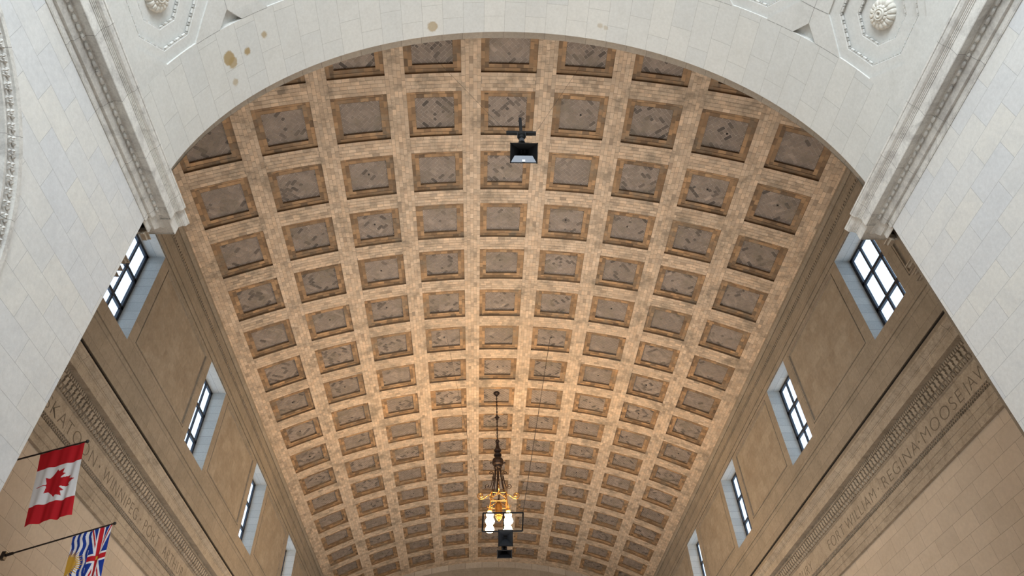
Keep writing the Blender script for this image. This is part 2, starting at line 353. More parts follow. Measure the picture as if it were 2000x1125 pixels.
def side_wall(sg):
    nm = 'left' if sg < 0 else 'right'
    X = lambda p: sg * (XW - p)
    mb = MB()
    def q(y0, y1, z0, z1, p, mat=0):
        mb.face([(X(p), y0, z0), (X(p), y1, z0), (X(p), y1, z1), (X(p), y0, z1)], mat)
    Y0, Y1 = Y_IN, Y_END
    top = UP_PROF[-1][1]; bot = SILL_PROF[0][1]
    # wall face cut by windows and sunk panels
    ys = [Y0]; pan = []
    for k, c in enumerate(WC):
        ys += [c - WH, c + WH]
    spans = []
    cur = Y0
    for c in WC: spans.append((cur, c - WH)); q(c - WH, c + WH, WZ1, top, 0); q(c - WH, c + WH, bot, WZ0, 0); cur = c + WH
    spans.append((cur, Y1))
    for k, (a, b2) in enumerate(spans):
        ia, ib = a + .53, b2 - .53
        if k == 0: ia = Y0 + .6
        q(a, ia, bot, top, 0); q(ib, b2, bot, top, 0); q(ia, ib, bot, 16.15, 0); q(ia, ib, 19.95, top, 0)
        lv = [(0, 0), (.0, -.05), (.035, -.055), (.04, .01), (.10, .01), (.11, -.055), (.16, -.06)]
        for (d0, p0), (d1, p1) in zip(lv, lv[1:]):
            A = [(ia + d0, 16.15 + d0), (ib - d0, 16.15 + d0), (ib - d0, 19.95 - d0), (ia + d0, 19.95 - d0)]
            B = [(ia + d1, 16.15 + d1), (ib - d1, 16.15 + d1), (ib - d1, 19.95 - d1), (ia + d1, 19.95 - d1)]
            for i in range(4):
                j = (i + 1) % 4; mb.face([(X(p0), *A[i]), (X(p0), *A[j]), (X(p1), *B[j]), (X(p1), *B[i])], 0)
        q(ia + .16, ib - .16, 16.31, 19.79, -.06, 1)
    # window reveals
    for c in WC:
        a, b2, d = c - WH, c + WH, -.78
        mb.face([(X(0), b2, WZ0), (X(0), b2, WZ1), (X(d), b2, WZ1), (X(d), b2, WZ0)], 2); mb.face([(X(0), a, WZ0), (X(0), a, WZ1), (X(d), a, WZ1), (X(d), a, WZ0)], 2)
        mb.face([(X(0), a, WZ1), (X(0), b2, WZ1), (X(d), b2, WZ1), (X(d), a, WZ1)], 2); mb.face([(X(0), a, WZ0), (X(0), b2, WZ0), (X(d), b2, WZ0), (X(d), a, WZ0)], 2)
    for prof in (UP_PROF, SILL_PROF):
        for i, ((p0, z0), (p1, z1)) in enumerate(zip(prof, prof[1:])):
            mt = 0
            if prof is SILL_PROF and i == 8: mt = 3
            mb.face([(X(p0), Y0, z0), (X(p0), Y1, z0), (X(p1), Y1, z1), (X(p1), Y0, z1)], mt, [(Y0, z0), (Y1, z0), (Y1, z1), (Y0, z1)])
    # bead row of the upper moulding
    y = Y0 + .1
    while y < Y1:
        mb.box((X(.055), y, zc(21.2, .05)), (.05, .075, .11), 0); y += .15
    # lower wall
    q(Y0, Y1, -EYE, 10.57, -.10, 4)
    wall = tag(mb.build('wall_' + nm, [M_upper, M_panel, M_reveal, M_dark, M_lower]), kind='structure')
    # entablature with its carved courses
    tb = MB()
    for (p0, z0), (p1, z1) in zip(CORN, CORN[1:]):
        tb.face([(X(p0), Y0, z0), (X(p0), Y1, z0), (X(p1), Y1, z1), (X(p1), Y0, z1)], 0, [(Y0, z0), (Y1, z0), (Y1, z1), (Y0, z1)])
    n = int((Y1 - Y0) / SP)
    for k in range(n):
        y = Y0 + (k + .5) * SP
        far = y > 40
        # leaf course, scrolled dentil, egg and dart, leaf course of the architrave
        for dy in (-.057, .057):
            tb.box((X(.235), y + dy, 12.665), (.08, .07, .12), 0)
        R = Matrix.Rotation(-sg * .45, 3, 'Y')
        tb.box((X(.195), y - .02, 12.55), (.10, .135, .10), 0, rot=R); tb.box((X(.15), y + .02, 12.455), (.10, .135, .11), 0, rot=R)
        if not far:
            tb.ball((X(.085), y, 12.32), (.065, .07, .085), 8, 6)
            tb.box((X(.075), y + SP / 2, 12.32), (.07, .028, .15), 0)
            for dy in (-.057, .057):
                for s2 in (-1, 1):
                    R = Matrix.Rotation(s2 * sg * .6, 3, 'X'); tb.box((X(.035), y + dy + s2 * .024, 11.32), (.06, .022, .17), 0, rot=R)
        else:
            tb.box((X(.09), y, 12.32), (.08, .12, .13), 0); tb.box((X(.03), y, 11.32), (.04, .08, .13), 0)
    trim = tag(tb.build('trim_' + ('1' if sg < 0 else '2'), [M_corn]), kind='structure')
    # window leaves
    for k, c in enumerate(WC):
        wn = empty('window_%d' % (k + 1 + (0 if sg < 0 else 5)), (sg * 14.22, c, WZ0)); wn['kind'] = 'structure'
        f = MB(); xx = sg * 14.22
        for yy in (c - WH + .06, c + WH - .06): f.box((xx, yy, (WZ0 + WZ1) / 2), (.10, .17, WZ1 - WZ0), 0)
        for zz in (WZ0 + .06, WZ1 - .06): f.box((xx, c, zz), (.10, 2 * WH, .13), 0)
        for t in (-1, 1): f.box((xx, c + t * .40, (WZ0 + WZ1) / 2), (.08, .095, WZ1 - WZ0), 0)
        for t in (1 / 3, 2 / 3): f.box((xx, c, WZ0 + t * (WZ1 - WZ0)), (.10, 2 * WH, .13), 0)
        f.build('window_frame', M_iron, wn)
        g = MB(); g.face([(xx, c - WH, WZ0), (xx, c + WH, WZ0), (xx, c + WH, WZ1), (xx, c - WH, WZ1)]); g.build('window_pane', M_glass, wn)
    return wall, trim
wall_l, trim_l = side_wall(-1); wall_r, trim_r = side_wall(1)

# carved names on the friezes
def word(txt, sg, ya, yb, trim):
    cu = bpy.data.curves.new('lettering', 'FONT'); cu.body = txt; cu.size = .615; cu.extrude = .004; cu.offset = -.014; cu.space_character = 1.15
    cu.materials.append(M_letter)
    o = bpy.data.objects.new('carved_lettering', cu); COL.objects.link(o)
    bpy.context.view_layer.update(); wd = o.dimensions.x
    k = abs(yb - ya) / wd
    if sg < 0: M = Matrix(((0, 0, 1, -XW + .003), (k, 0, 0, ya), (0, 1, 0, 11.565 + EYE), (0, 0, 0, 1)))
    else: M = Matrix(((0, 0, -1, XW - .003), (-k, 0, 0, yb), (0, 1, 0, 11.565 + EYE), (0, 0, 0, 1)))
    o.matrix_world = M; o.parent = trim
for t, a, b2 in (('SASKATOON', 15.85, 20.25), ('WINNIPEG', 20.95, 24.05), ('PORT', 24.75, 26.35), ('ARTHUR', 26.95, 29.4)): word(t, -1, a, b2, trim_l)
for t, a, b2 in (('JAW', 15.25, 16.45), ('MOOSE', 16.72, 19.25), ('REGINA', 19.62, 22.32), ('WILLIAM', 22.98, 25.72), ('FORT', 26.0, 27.65), ('SUDBURY', 29.6, 32.4)): word(t, 1, a, b2, trim_r)
db = {-1: MB(), 1: MB()}
for sg, yy in ((-1, 20.6), (-1, 24.4), (-1, 29.9), (1, 19.43), (1, 22.65)): db[sg].box((sg * (XW - .004), yy, 11.78), (.01, .06, .06))
db[-1].build('carved_dot', M_letter, trim_l); db[1].build('carved_dot', M_letter, trim_r)

# ------------------------------------------------------------------ far end wall with its stone arch course
E = MB()
YE = Y_END - .05
vz = lambda x, h=0: ZV + math.sqrt((RV + h) ** 2 - x * x)
NX = 56
for i in range(NX):
    x0, x1 = -13.7 + 27.4 * i / NX, -13.7 + 27.4 * (i + 1) / NX
    E.face([(x0, YE, vz(x0) - .5), (x1, YE, vz(x1) - .5), (x1, YE, vz(x1) + .3), (x0, YE, vz(x0) + .3)], 1, [(x0, .1), (x1, .1), (x1, .9), (x0, .9)])
    E.face([(x0, YE, 13), (x1, YE, 13), (x1, YE, vz(x1) - .5), (x0, YE, vz(x0) - .5)], 0)
E.face([(-13.7, YE, -EYE), (13.7, YE, -EYE), (13.7, YE, 13), (-13.7, YE, 13)], 0)
M_endarch = stone('end_arch_stone', (.36, .31, .255), (.47, .41, .34), 1.5, 1.0, dirt=.3, mortar=.02)
tag(E.build('wall_back', [M_upper, M_endarch]), kind='structure')

# ------------------------------------------------------------------ the white bay over the viewer
RB, ZB, XB = 9.27, 13.83, .03
YB0, YB1, YBK = 10.92, 8.70, -12.0
def bb(u, y, h=0.0):
    a = u / RB; r = RB + h
    return (XB + r * math.sin(a), y, ZB + r * math.cos(a))
B = MB()
UM = RB * PI / 2
def bgrid(u0, u1, y0, y1, h, mat, du=.35, dy=99):
    nu = max(1, math.ceil((u1 - u0) / du)); ny = max(1, math.ceil((y1 - y0) / dy))
    for i in range(nu):
        for j in range(ny):
            a, b2 = u0 + (u1 - u0) * i / nu, u0 + (u1 - u0) * (i + 1) / nu; c, d = y0 + (y1 - y0) * j / ny, y0 + (y1 - y0) * (j + 1) / ny
            B.face([bb(a, c, h), bb(b2, c, h), bb(b2, d, h), bb(a, d, h)], mat, [(c, a), (c, b2), (d, b2), (d, a)])
bgrid(-UM, UM, YB1, YB0, 0, 0)
bgrid(-UM, UM, YB0, Y_IN, .265, 1)
n = 84
for i in range(n):                       # step between the two orders of the arch
    a, b2 = -UM + 2 * UM * i / n, -UM + 2 * UM * (i + 1) / n
    B.face([bb(a, YB0, 0), bb(b2, YB0, 0), bb(b2, YB0, .265), bb(a, YB0, .265)], 0)
# coffered field: one cell drawn flat, cut into strips, bent and repeated
PC = 3.883; HP = PC / 2
lay = None
def cf(pts, mat=2):
    f = cell.faces.new([cell.verts.new(p) for p in pts]); f[lay] = mat
def octo(a):
    t = a * math.tan(PI / 8); return [(a, -t), (a, t), (t, a), (-t, a), (-a, t), (-a, -t), (-t, -a), (t, -a)]
d = .42
steps = [(1.45, 0), (1.45, .045), (1.17, .05), (1.15, .06), (1.15, .13), (.72, .14), (.70, .15), (.70, .22)]
O = [(octo(a), h) for a, h in steps]
def make_cell(top):
    global cell, lay
    cell = bmesh.new(); lay = cell.faces.layers.int.new('m')
    OUT = [(HP, -HP + d), (HP, top - d), (HP - d, top), (-HP + d, top), (-HP, top - d), (-HP, -HP + d), (-HP + d, -HP), (HP - d, -HP)]
    for i in range(8):
        j = (i + 1) % 8
        cf([(*OUT[i], 0), (*OUT[j], 0), (*O[0][0][j], 0), (*O[0][0][i], 0)])
        for (A, h0), (Bq, h1) in zip(O, O[1:]): cf([(*A[i], h0), (*A[j], h0), (*Bq[j], h1), (*Bq[i], h1)])
    cf([(*p, .22) for p in O[-1][0]])
    for sx in (-1, 1):
        for Y_ in (-HP, top):
            sy = 1 if Y_ > 0 else -1
            A, Bq, C = (sx * (HP - d), Y_), (sx * HP, Y_ - sy * d), (sx * HP, Y_)
            cf([(*A, 0), (*Bq, 0), (*Bq, .14), (*A, .14)]); cf([(*A, .14), (*Bq, .14), (*C, .14)])
    for k in range(-5, 6):
        geo = cell.verts[:] + cell.edges[:] + cell.faces[:]
        bmesh.ops.bisect_plane(cell, geom=geo, plane_co=(k * .36, 0, 0), plane_no=(1, 0, 0))
    return cell
def put_cell(src, uc, yc):
    for f in src.faces:
        P = [(v.co.x + uc, v.co.y + yc, v.co.z) for v in f.verts]
        B.face([bb(*p) for p in P], 2, [(p[1], p[0]) for p in P])
YC = 7.22
cut = make_cell(YB1 - YC); cell_full = make_cell(HP)
for k in range(-3, 4):
    put_cell(cut, k * PC, YC)
    for r in (1, 2): put_cell(cell_full, k * PC, YC - r * PC)
yn = YC - 2 * PC - HP
bgrid(-UM, -3 * PC - HP, yn, YB1, 0, 2); bgrid(3 * PC + HP, UM, yn, YB1, 0, 2)
bgrid(-UM, UM, YBK, yn, 0, 2, .5)
for s2 in (-1, 1):
    a, b2 = sorted((s2 * (3 * PC + HP - d - .02), s2 * (3 * PC + HP + .01))); bgrid(a, b2, YB1 - d - .02, YB1, -.002, 2)
def joint(p, q, w_=.007):
    L = math.hypot(q[0] - p[0], q[1] - p[1]); nx, ny = -(q[1] - p[1]) / L * w_, (q[0] - p[0]) / L * w_
    m_ = max(1, int(L / .3))
    for t in range(m_):
        a = [p[0] + (q[0] - p[0]) * t / m_, p[1] + (q[1] - p[1]) * t / m_]; b2 = [p[0] + (q[0] - p[0]) * (t + 1) / m_, p[1] + (q[1] - p[1]) * (t + 1) / m_]
        B.face([bb(a[0] - nx, a[1] - ny, -.0015), bb(b2[0] - nx, b2[1] - ny, -.0015), bb(b2[0] + nx, b2[1] + ny, -.0015), bb(a[0] + nx, a[1] + ny, -.0015)], 4)
for k in range(-3, 3):
    m = k * PC + HP
    for r in (0, 1, 2):
        yc = YC - r * PC; ty = YB1 - d if r == 0 else yc + HP - d
        joint((m, ty), (m, yc + .62)); joint((m, yc - .62), (m, yc - HP + d)); joint((m, yc + .62), (m, yc - .62))
        for s2 in (-1, 1):
            joint((m, yc + .62), (m + s2 * .49, yc + .60)); joint((m, yc - .62), (m + s2 * .49, yc - .60))
            if r == 0: joint((m + s2 * d, YB1 - .005), (m + s2 * (d + .9), YB1 - .005))
            else: joint((m + s2 * d, yc + HP), (m + s2 * 1.34, yc + 1.46))
# riser that closes the cut diamonds against the plain band
for k in range(-3, 4):
    for s2 in (-1, 1):
        a, b2 = sorted((k * PC + s2 * HP, k * PC + s2 * (HP - d)))
        B.face([bb(a, YB1, 0), bb(b2, YB1, 0), bb(b2, YB1, .14), bb(a, YB1, .14)], 2)
# bead and reel along the octagons of the nearer rows
for k in range(-3, 4):
    for r in (0, 1):
        for a, h in ((1.125, .065), (.68, .155)):
            P = octo(a)
            for i in range(8):
                p, q = P[i], P[(i + 1) % 8]; L = math.hypot(q[0] - p[0], q[1] - p[1]); m_ = 4 if a > 1 else 3
                for t in range(m_):
                    for off, ln in ((.5, .52), (.90, .05), (.98, .05), (.06, .05)):
                        tt = (t + off) / m_; ll = ln * L / m_ / 2; ex, ey = (q[0] - p[0]) / L, (q[1] - p[1]) / L
                        cx, cy = p[0] + (q[0] - p[0]) * tt, p[1] + (q[1] - p[1]) * tt; wd = .019 if ln > .1 else .023
                        cs_ = [(cx - ex * ll - ey * wd, cy - ey * ll + ex * wd), (cx + ex * ll - ey * wd, cy + ey * ll + ex * wd), (cx + ex * ll + ey * wd, cy + ey * ll - ex * wd), (cx - ex * ll + ey * wd, cy - ey * ll - ex * wd)]
                        uc, yc = k * PC, YC - r * PC
                        low = [bb(uc + x, yc + y, h + .01 + .04) for x, y in cs_]; tp = [bb(uc + x * .999, yc + y, h - .01) for x, y in cs_]
                        B.face(tp, 2)
                        for e in range(4): B.face([low[e], low[(e + 1) % 4], tp[(e + 1) % 4], tp[e]], 2)
# spandrel wall over the arch towards the hall
NS = 90
for i in range(NS):
    x0, x1 = -13.7 + 27.4 * i / NS, -13.7 + 27.4 * (i + 1) / NS
    def za(x):
        dx = min(abs(x - XB), RB + .265); return ZB + math.sqrt(max(0, (RB + .265) ** 2 - dx * dx))
    if abs((x0 + x1) / 2 - XB) < RB + .265: B.face([(x0, Y_IN, za(x0)), (x1, Y_IN, za(x1)), (x1, Y_IN, vz(x1) + .3), (x0, Y_IN, vz(x0) + .3)], 3)
    else: B.face([(x0, Y_IN, 13.83), (x1, Y_IN, 13.83), (x1, Y_IN, vz(x1) + .3), (x0, Y_IN, vz(x0) + .3)], 3)
M_joint = plain('dark_joint', (.25, .25, .24), .9)  # colour of the thin strips drawn as dark stone joints
bay = tag(B.build('ceiling', [M_wsoff, M_band, M_wcof, M_upper, M_joint]), 'white stone barrel vault with sunk octagons above the viewer', kind='structure')
# rosettes
def rosette(uc, yc):
    c0 = Vector(bb(uc, yc, .22)); nrm = (Vector((XB, yc, ZB)) - c0).normalized(); ty = Vector((0, 1, 0)); tx = ty.cross(nrm).normalized()
    R = MB()
    def P(r, a, h): return c0 + tx * (r * math.cos(a)) + ty * (r * math.sin(a)) + nrm * h
    SEG = 8
    def petal_ring(r0, r1, h0, hm, h1, npet, ph):
        n = npet * SEG
        prof = [(r0, h0), (r0 + (r1 - r0) * .35, hm), (r0 + (r1 - r0) * .75, hm * .92), (r1, h1), (r1 * 1.0, 0)]
        for i in range(n):
            def sh(i):
                t = (i % SEG) / SEG; s_ = abs(math.sin(PI * t)) ** .4; rp = .03 * math.sin(3 * PI * t) ; return .93 + .07 * s_, .66 + .34 * s_ + rp
            k0, g0 = sh(i); k1, g1 = sh(i + 1); a0, a1 = ph + 2 * PI * i / n, ph + 2 * PI * (i + 1) / n
            for (ra, ha), (rb, hb) in zip(prof, prof[1:]):
                fa = 1 if ra == r0 else None
                R.face([P(ra * (1 if fa else k0), a0, ha * (1 if fa else g0)), P(ra * (1 if fa else k1), a1, ha * (1 if fa else g1)), P(rb * k1, a1, hb * g1), P(rb * k0, a0, hb * g0)])
    petal_ring(.20, .385, .13, .15, .08, 16, 0)
    petal_ring(.15, .225, .16, .185, .14, 12, .2)
    pr = [(.155, .14), (.155, .19), (.13, .205), (.11, .19), (.11, .15)]
    pr2 = [(.11, .15), (.095, .20), (.07, .215), (.045, .20), (.035, .13), (0, .12)]
    for pf in (pr, pr2):
        for (ra, ha), (rb, hb) in zip(pf, pf[1:]):
            for i in range(24):
                a0, a1 = 2 * PI * i / 24, 2 * PI * (i + 1) / 24
                R.face([P(ra, a0, ha), P(ra, a1, ha), P(rb, a1, hb), P(rb, a0, hb)] if rb > 0 else [P(ra, a0, ha), P(ra, a1, ha), P(0, 0, hb)])
    R.build('rosette', M_ros, bay, True, True)
M_ros = plain('rosette_stone', (.68, .66, .60), .8, 0, .12, 14)
for k in range(-3, 4):
    for r in (0, 1): rosette(k * PC, YC - r * PC)

# side walls of the bay, cornice, pier faces
XS = 9.21
AY, AZ, AR = 3.80, 7.06, 4.68
WCORN = [(-.06, 13.85), (.54, 13.84), (.56, 13.82), (.56, 13.76), (.545, 13.75), (.54, 13.70), (.52, 13.64), (.48, 13.60), (.465, 13.595), (.465, 13.565), (.45, 13.56), (.45, 13.53), (.435, 13.525), (.435, 13.49),
         (.42, 13.485), (.42, 13.22), (.41, 13.20), (.40, 13.225), (.225, 13.235), (.21, 13.20), (.165, 13.18), (.15, 13.17), (.13, 13.10), (.10, 13.03), (.09, 13.0), (.03, 13.0), (.03, 12.85), (.02, 12.835), (.02, 12.82), (0, 12.82)]
def bay_side(sg):
    nm = 'left' if sg < 0 else 'right'; c = XB
    X = lambda p: c + sg * (XS - p)
    S = MB()
    def strip(y0, y1, z0, z1, mat=0, p=0): S.face([(X(p), y0, z0), (X(p), y1, z0), (X(p), y1, z1), (X(p), y0, z1)], mat)
    strip(AY + AR, YB0, -EYE, 12.82); strip(YBK, AY - AR, -EYE, 12.82)
    n = 48
    for i in range(n):
        a0, a1 = PI * i / n, PI * (i + 1) / n
        y0, z0, y1, z1 = AY + AR * math.cos(a0), AZ + AR * math.sin(a0), AY + AR * math.cos(a1), AZ + AR * math.sin(a1)
        S.face([(X(0), y0, z0), (X(0), y1, z1), (X(0), y1, 12.82), (X(0), y0, 12.82)], 0)
    # archivolt: fillet, carved leaf band, fillet, reveal, sunk field
    pf = [(AR, 0), (AR, .05), (AR - .10, .05), (AR - .11, .01), (AR - .36, -.02), (AR - .37, .03), (AR - .42, .03), (AR - .42, -.5)]
    for (r0, p0), (r1, p1) in zip(pf, pf[1:]):
        for i in range(n):
            a0, a1 = PI * i / n, PI * (i + 1) / n
            Q = lambda r, a, p: (X(p), AY + r * math.cos(a), AZ + r * math.sin(a))
            S.face([Q(r0, a0, p0), Q(r0, a1, p0), Q(r1, a1, p1), Q(r1, a0, p1)], 1, [(a0 * 4.5, r0), (a1 * 4.5, r0), (a1 * 4.5, r1), (a0 * 4.5, r1)])
        for s2 in (-1, 1):
            S.face([(X(p0), AY + s2 * r0, AZ), (X(p0), AY + s2 * r0, -EYE), (X(p1), AY + s2 * r1, -EYE), (X(p1), AY + s2 * r1, AZ)], 1)
    nl = 62
    for i in range(nl):                    # acanthus leaves: a pair of lobes and a rib
        a = PI * (i + .5) / nl; r = AR - .235
        ty = Vector((0, -math.sin(a), math.cos(a))); tr_ = Vector((0, math.cos(a), math.sin(a))); cc = Vector((X(.02), AY + r * math.cos(a), AZ + r * math.sin(a)))
        for s2 in (-1, 1):
            for (du, dr, l, wd) in ((.055, .03, .10, .035), (.045, -.07, .08, .03)):
                ctr = cc + ty * (s2 * du) + tr_ * dr
                d1 = (tr_ * .8 + ty * s2 * .5).normalized(); d2 = (ty * .8 - tr_ * s2 * .5).normalized(); nn = Vector((-sg, 0, 0))
                A = [ctr - d1 * l * .5, ctr + d2 * wd, ctr + d1 * l * .5, ctr - d2 * wd]; tip = ctr + nn * .05
                for e in range(4): S.face([A[e], A[(e + 1) % 4], tip], 1)
        S.ball((cc.x - sg * .01, cc.y, cc.z), (.02, .02, .02), 6, 4, 1)
    strip(AY - AR, AY + AR, -EYE, AZ + AR, 0, -.5)
    # pier end faces towards the hall
    X2 = lambda p: c + sg * (XS + .265 - p)
    S.face([(X(0), YB0, -EYE), (X2(0), YB0, -EYE), (X2(0), YB0, 13.83), (X(0), YB0, 13.83)], 2)
    S.face([(X2(0), YB0, -EYE), (X2(0), Y_IN, -EYE), (X2(0), Y_IN, 13.83), (X2(0), YB0, 13.83)], 2)
    S.face([(X2(0), Y_IN, -EYE), (sg * 13.7, Y_IN, -EYE), (sg * 13.7, Y_IN, 13.9), (X2(0), Y_IN, 13.9)], 2)
    tag(S.build('wall_bay_' + nm, [M_wwall, M_wtrim, M_upper]), kind='structure')
    # crowning cornice in two steps round the pier
    T = MB()
    def corn(off, ya, yb, k, sc=1.0):
        for i, ((p0, z0), (p1, z1)) in enumerate(zip(WCORN, WCORN[1:])):
            e0, e1 = yb + max(0, p0) * k, yb + max(0, p1) * k
            T.face([(X(p0 - off), ya, z0), (X(p0 - off), e0, z0), (X(p1 - off), e1, z1), (X(p1 - off), ya, z1)], 0, [(ya, z0), (e0, z0), (e1, z1), (ya, z1)])
            xo = c + sg * 13.4                       # return along the hall face
            T.face([(X(p0 - off), e0, z0), (xo, e0, z0), (xo, e1, z1), (X(p1 - off), e1, z1)], 0, [(0, z0), (4, z0), (4, z1), (0, z1)])
    corn(0, YBK, YB0 + .02, .70)
    corn(.06, YB0, Y_IN + .03, 1.0)
    y = YBK + .1
    while y < YB0 + .15:                   # row of rounded scales under the corona
        T.ball((X(.19), y, 13.18), (.04, .088, .05), 10, 6); T.box((X(.19), y + .095, 13.19), (.04, .012, .06), 0); y += .19
    # acanthus brackets under the return, on the hall side of the pier
    for (xo, yo, zo, s_) in ((.14, 11.40, 12.78, .085), (.42, 11.5, 12.05, .075), (.45, 11.5, 11.80, .045), (.47, 11.5, 11.60, .045)):
        xx = c + sg * (XS + .02 + xo)
        T.box((xx, yo, zo), (s_ * 1.3, .22, s_), 1); T.box((xx - sg * .03, yo + .02, zo + s_ * .7), (s_ * 1.7, .28, s_ * .35), 1)
        for q_ in (-1, 0, 1): T.ball((xx + q_ * s_ * .4, yo - .1, zo - s_ * .25), (s_ * .25, s_ * .3, s_ * .45), 8, 5, 1)
    tag(T.build('trim_' + ('3' if sg < 0 else '4'), [M_wtrim, M_corn]), kind='structure')
bay_side(-1); bay_side(1)

# wall behind the viewer with its great window; floor
K = MB()
for i in range(40):
    x0, x1 = -9.3 + 18.6 * i / 40, -9.3 + 18.6 * (i + 1) / 40
    zt = lambda x: ZB + math.sqrt(max(0, (RB + .02) ** 2 - min(abs(x), RB) ** 2)); zw = lambda x: 13.0 + math.sqrt(max(0, 7.2 ** 2 - min(abs(x), 7.2) ** 2))
    if abs((x0 + x1) / 2) < 7.2:
        K.face([(x0, YBK, -EYE), (x1, YBK, -EYE), (x1, YBK, 12.9), (x0, YBK, 12.9)]); K.face([(x0, YBK, zw(x0)), (x1, YBK, zw(x1)), (x1, YBK, zt(x1)), (x0, YBK, zt(x0))])
    else: K.face([(x0, YBK, -EYE), (x1, YBK, -EYE), (x1, YBK, zt(x1)), (x0, YBK, zt(x0))])
for x in range(-6, 7, 2): K.box((x, YBK, 13 + (49 - x * x) ** .5 / 2), (.14, .2, (49 - x * x) ** .5), 1)
for z in (15.4, 17.8): K.box((0, YBK, z), (12.6 if z < 16 else 10, .2, .14), 1)
tag(K.build('wall_front', [M_wwall, M_iron]), kind='structure')
F = MB(); F.face([(-14, YBK, -EYE), (14, YBK, -EYE), (14, 62, -EYE), (-14, 62, -EYE)]); tag(F.build('floor', M_floor), kind='structure')

# ------------------------------------------------------------------ flags
def flag(name, label, Y, tipx, tipz, hoist, fly, colour, ny, nx, drift):
    ux, uz = math.cos(math.atan(.34)), math.sin(math.atan(.34)); dx, dz = drift, -math.sqrt(1 - drift * drift)
    bx = -XW + .1; bz = tipz - (tipx - bx) * .34
    root = empty(name, (bx, Y, bz), label, 'flag')
    p = MB(); p.tube([(bx, Y, bz), (tipx, Y, tipz)], .022, 8)
    pole = p.build('flagpole', M_pole, root, True)
    q = MB(); q.ball((tipx + .03, Y, tipz + .01), .045, 10, 8); q.build('finial', M_pole, root, True)
    q = MB(); q.box((bx - .05, Y, bz - .02), (.10, .12, .2)); q.tube([(bx - .04, Y, bz - .014), (bx + .16, Y, bz + .054)], .04, 8); q.build('wall_bracket', M_pole, root)
    me = MB(); g = {}
    def P(s, t):                            # s: 0 at the base side of the hoist, 1 at the tip; t: 0 at the pole, 1 at the fly end
        a = -hoist * (1 - s); sway = .012 + .022 * t
        fo = math.sin(s * 17 + t * 3.2) * sway + math.sin(s * 31 + t * 6 + 1) * sway * .4 + .05 * t * math.sin(s * 4)
        cin = .03 * math.sin(PI * s * 1.0) * t
        return (tipx - .04 + (a + .02) * ux + dx * (t * fly + .02) + fo * .15, Y + fo, tipz + a * uz + dz * (t * fly * (1 - .02 * math.sin(s * 5)) + .03))
    for i in range(ny):
        for j in range(nx):
            s0, s1, t0, t1 = i / ny, (i + 1) / ny, j / nx, (j + 1) / nx
            me.face([P(s0, t0), P(s1, t0), P(s1, t1), P(s0, t1)], 0, None, colour((s0 + s1) / 2, (t0 + t1) / 2))
    me.build('banner', M_flag, root, True, True)
RED, WHT, BLU, GLD = (.52, .014, .022), (.82, .82, .84), (.012, .045, .30), (.62, .36, .05)
LEAF = [(45, -2030), (45, -1167), (156, -1069), (1015, -1220), (899, -900), (919, -827), (1860, -65), (1648, 34), (1614, 113), (1800, 685), (1258, 570), (1185, 608), (1080, 855), (657, 401), (546, 458), (750, 1510), (423, 1321), (332, 1348), (0, 2000)]
LEAF = LEAF + [(-x, y) for x, y in reversed(LEAF[:-1])]
def inside(x, y, poly):
    r = False; j = len(poly) - 1
    for i in range(len(poly)):
        xi, yi = poly[i]; xj, yj = poly[j]
        if (yi > y) != (yj > y) and x < (xj - xi) * (y - yi) / (yj - yi) + xi: r = not r
        j = i
    return r
def can(s, t):
    if t < .25 or t > .75: return RED
    return RED if inside((t - .5) * 9600, (s - .5) * 4800, LEAF) else WHT
def bc(s, t):
    x, y = t * 5, s * 3                    # x along the fly, y up from the lower edge
    if s > .5:                              # the union device fills the upper half
        X_, Y_ = x - 2.5, y - 2.25; hx, hy = 2.5, .75
        if abs(X_) < .14 and abs(Y_) < .09: return GLD
        if abs(X_) < .21 or abs(Y_) < .14: return RED
        if abs(X_) < .36 or abs(Y_) < .24: return WHT
        for sg in (-1, 1):
            dd = (X_ * hy - sg * Y_ * hx) / math.hypot(hx, hy)
            k = 1 if X_ > 0 else -1
            if -.02 < dd * k * 1 < .09: return RED
            if abs(dd) < .16: return WHT
        return BLU
    d = math.hypot(x - 2.5, y + .1)
    if d < .72: return GLD
    an = math.atan2(y + .1, x - 2.5)
    fr = (an / (PI / 21)) % 1; L = 1.35 if int(an / (PI / 21)) % 2 else 1.2
    if d < L and abs(fr - .5) < .5 * (1 - (d - .72) / (L - .72)): return GLD
    wv = y + .07 * math.sin(x * 4.2)
    return WHT if int((wv + 9) / .215) % 2 else BLU
flag('flag', 'red and white Canadian maple leaf flag hanging from a wall pole', 15.42, -11.02, 9.52, 1.0, 1.93, can, 110, 190, .235)
flag('flag', 'British Columbia flag with sun, blue waves and union device, below the red one', 18.09, -11.01, 8.62, .96, 1.62, bc, 120, 190, .17)

# ------------------------------------------------------------------ chandelier
CH = empty('chandelier', (0, 36, 16.4), 'tall bronze chandelier with four glowing lamps on a long chain', 'chandelier')
CYY = 36.0
q = MB(); q.lathe((0, CYY, 25.62), [(.0, 0), (.17, 0), (.20, -.06), (.16, -.14), (.08, -.2), (.05, -.3), (0, -.3)]); q.build('canopy', M_bronze, CH, True)
q = MB(); z = 25.35; k = 0
while z > 22.15:
    pts = [((.035 * math.cos(a) if k % 2 else 0), CYY + (0 if k % 2 else .035 * math.cos(a)), z - .07 + .085 * math.sin(a)) for a in [2 * PI * i / 10 for i in range(11)]]
    q.tube(pts, .021, 6, 0, False); z -= .125; k += 1
q.build('chain', M_bronze, CH, True)
q = MB(); q.lathe((0, CYY, 23.75), [(0, .22), (.04, .2), (.05, .12), (.10, .06), (.12, 0), (.07, -.08), (.09, -.14), (.04, -.2), (0, -.22)])
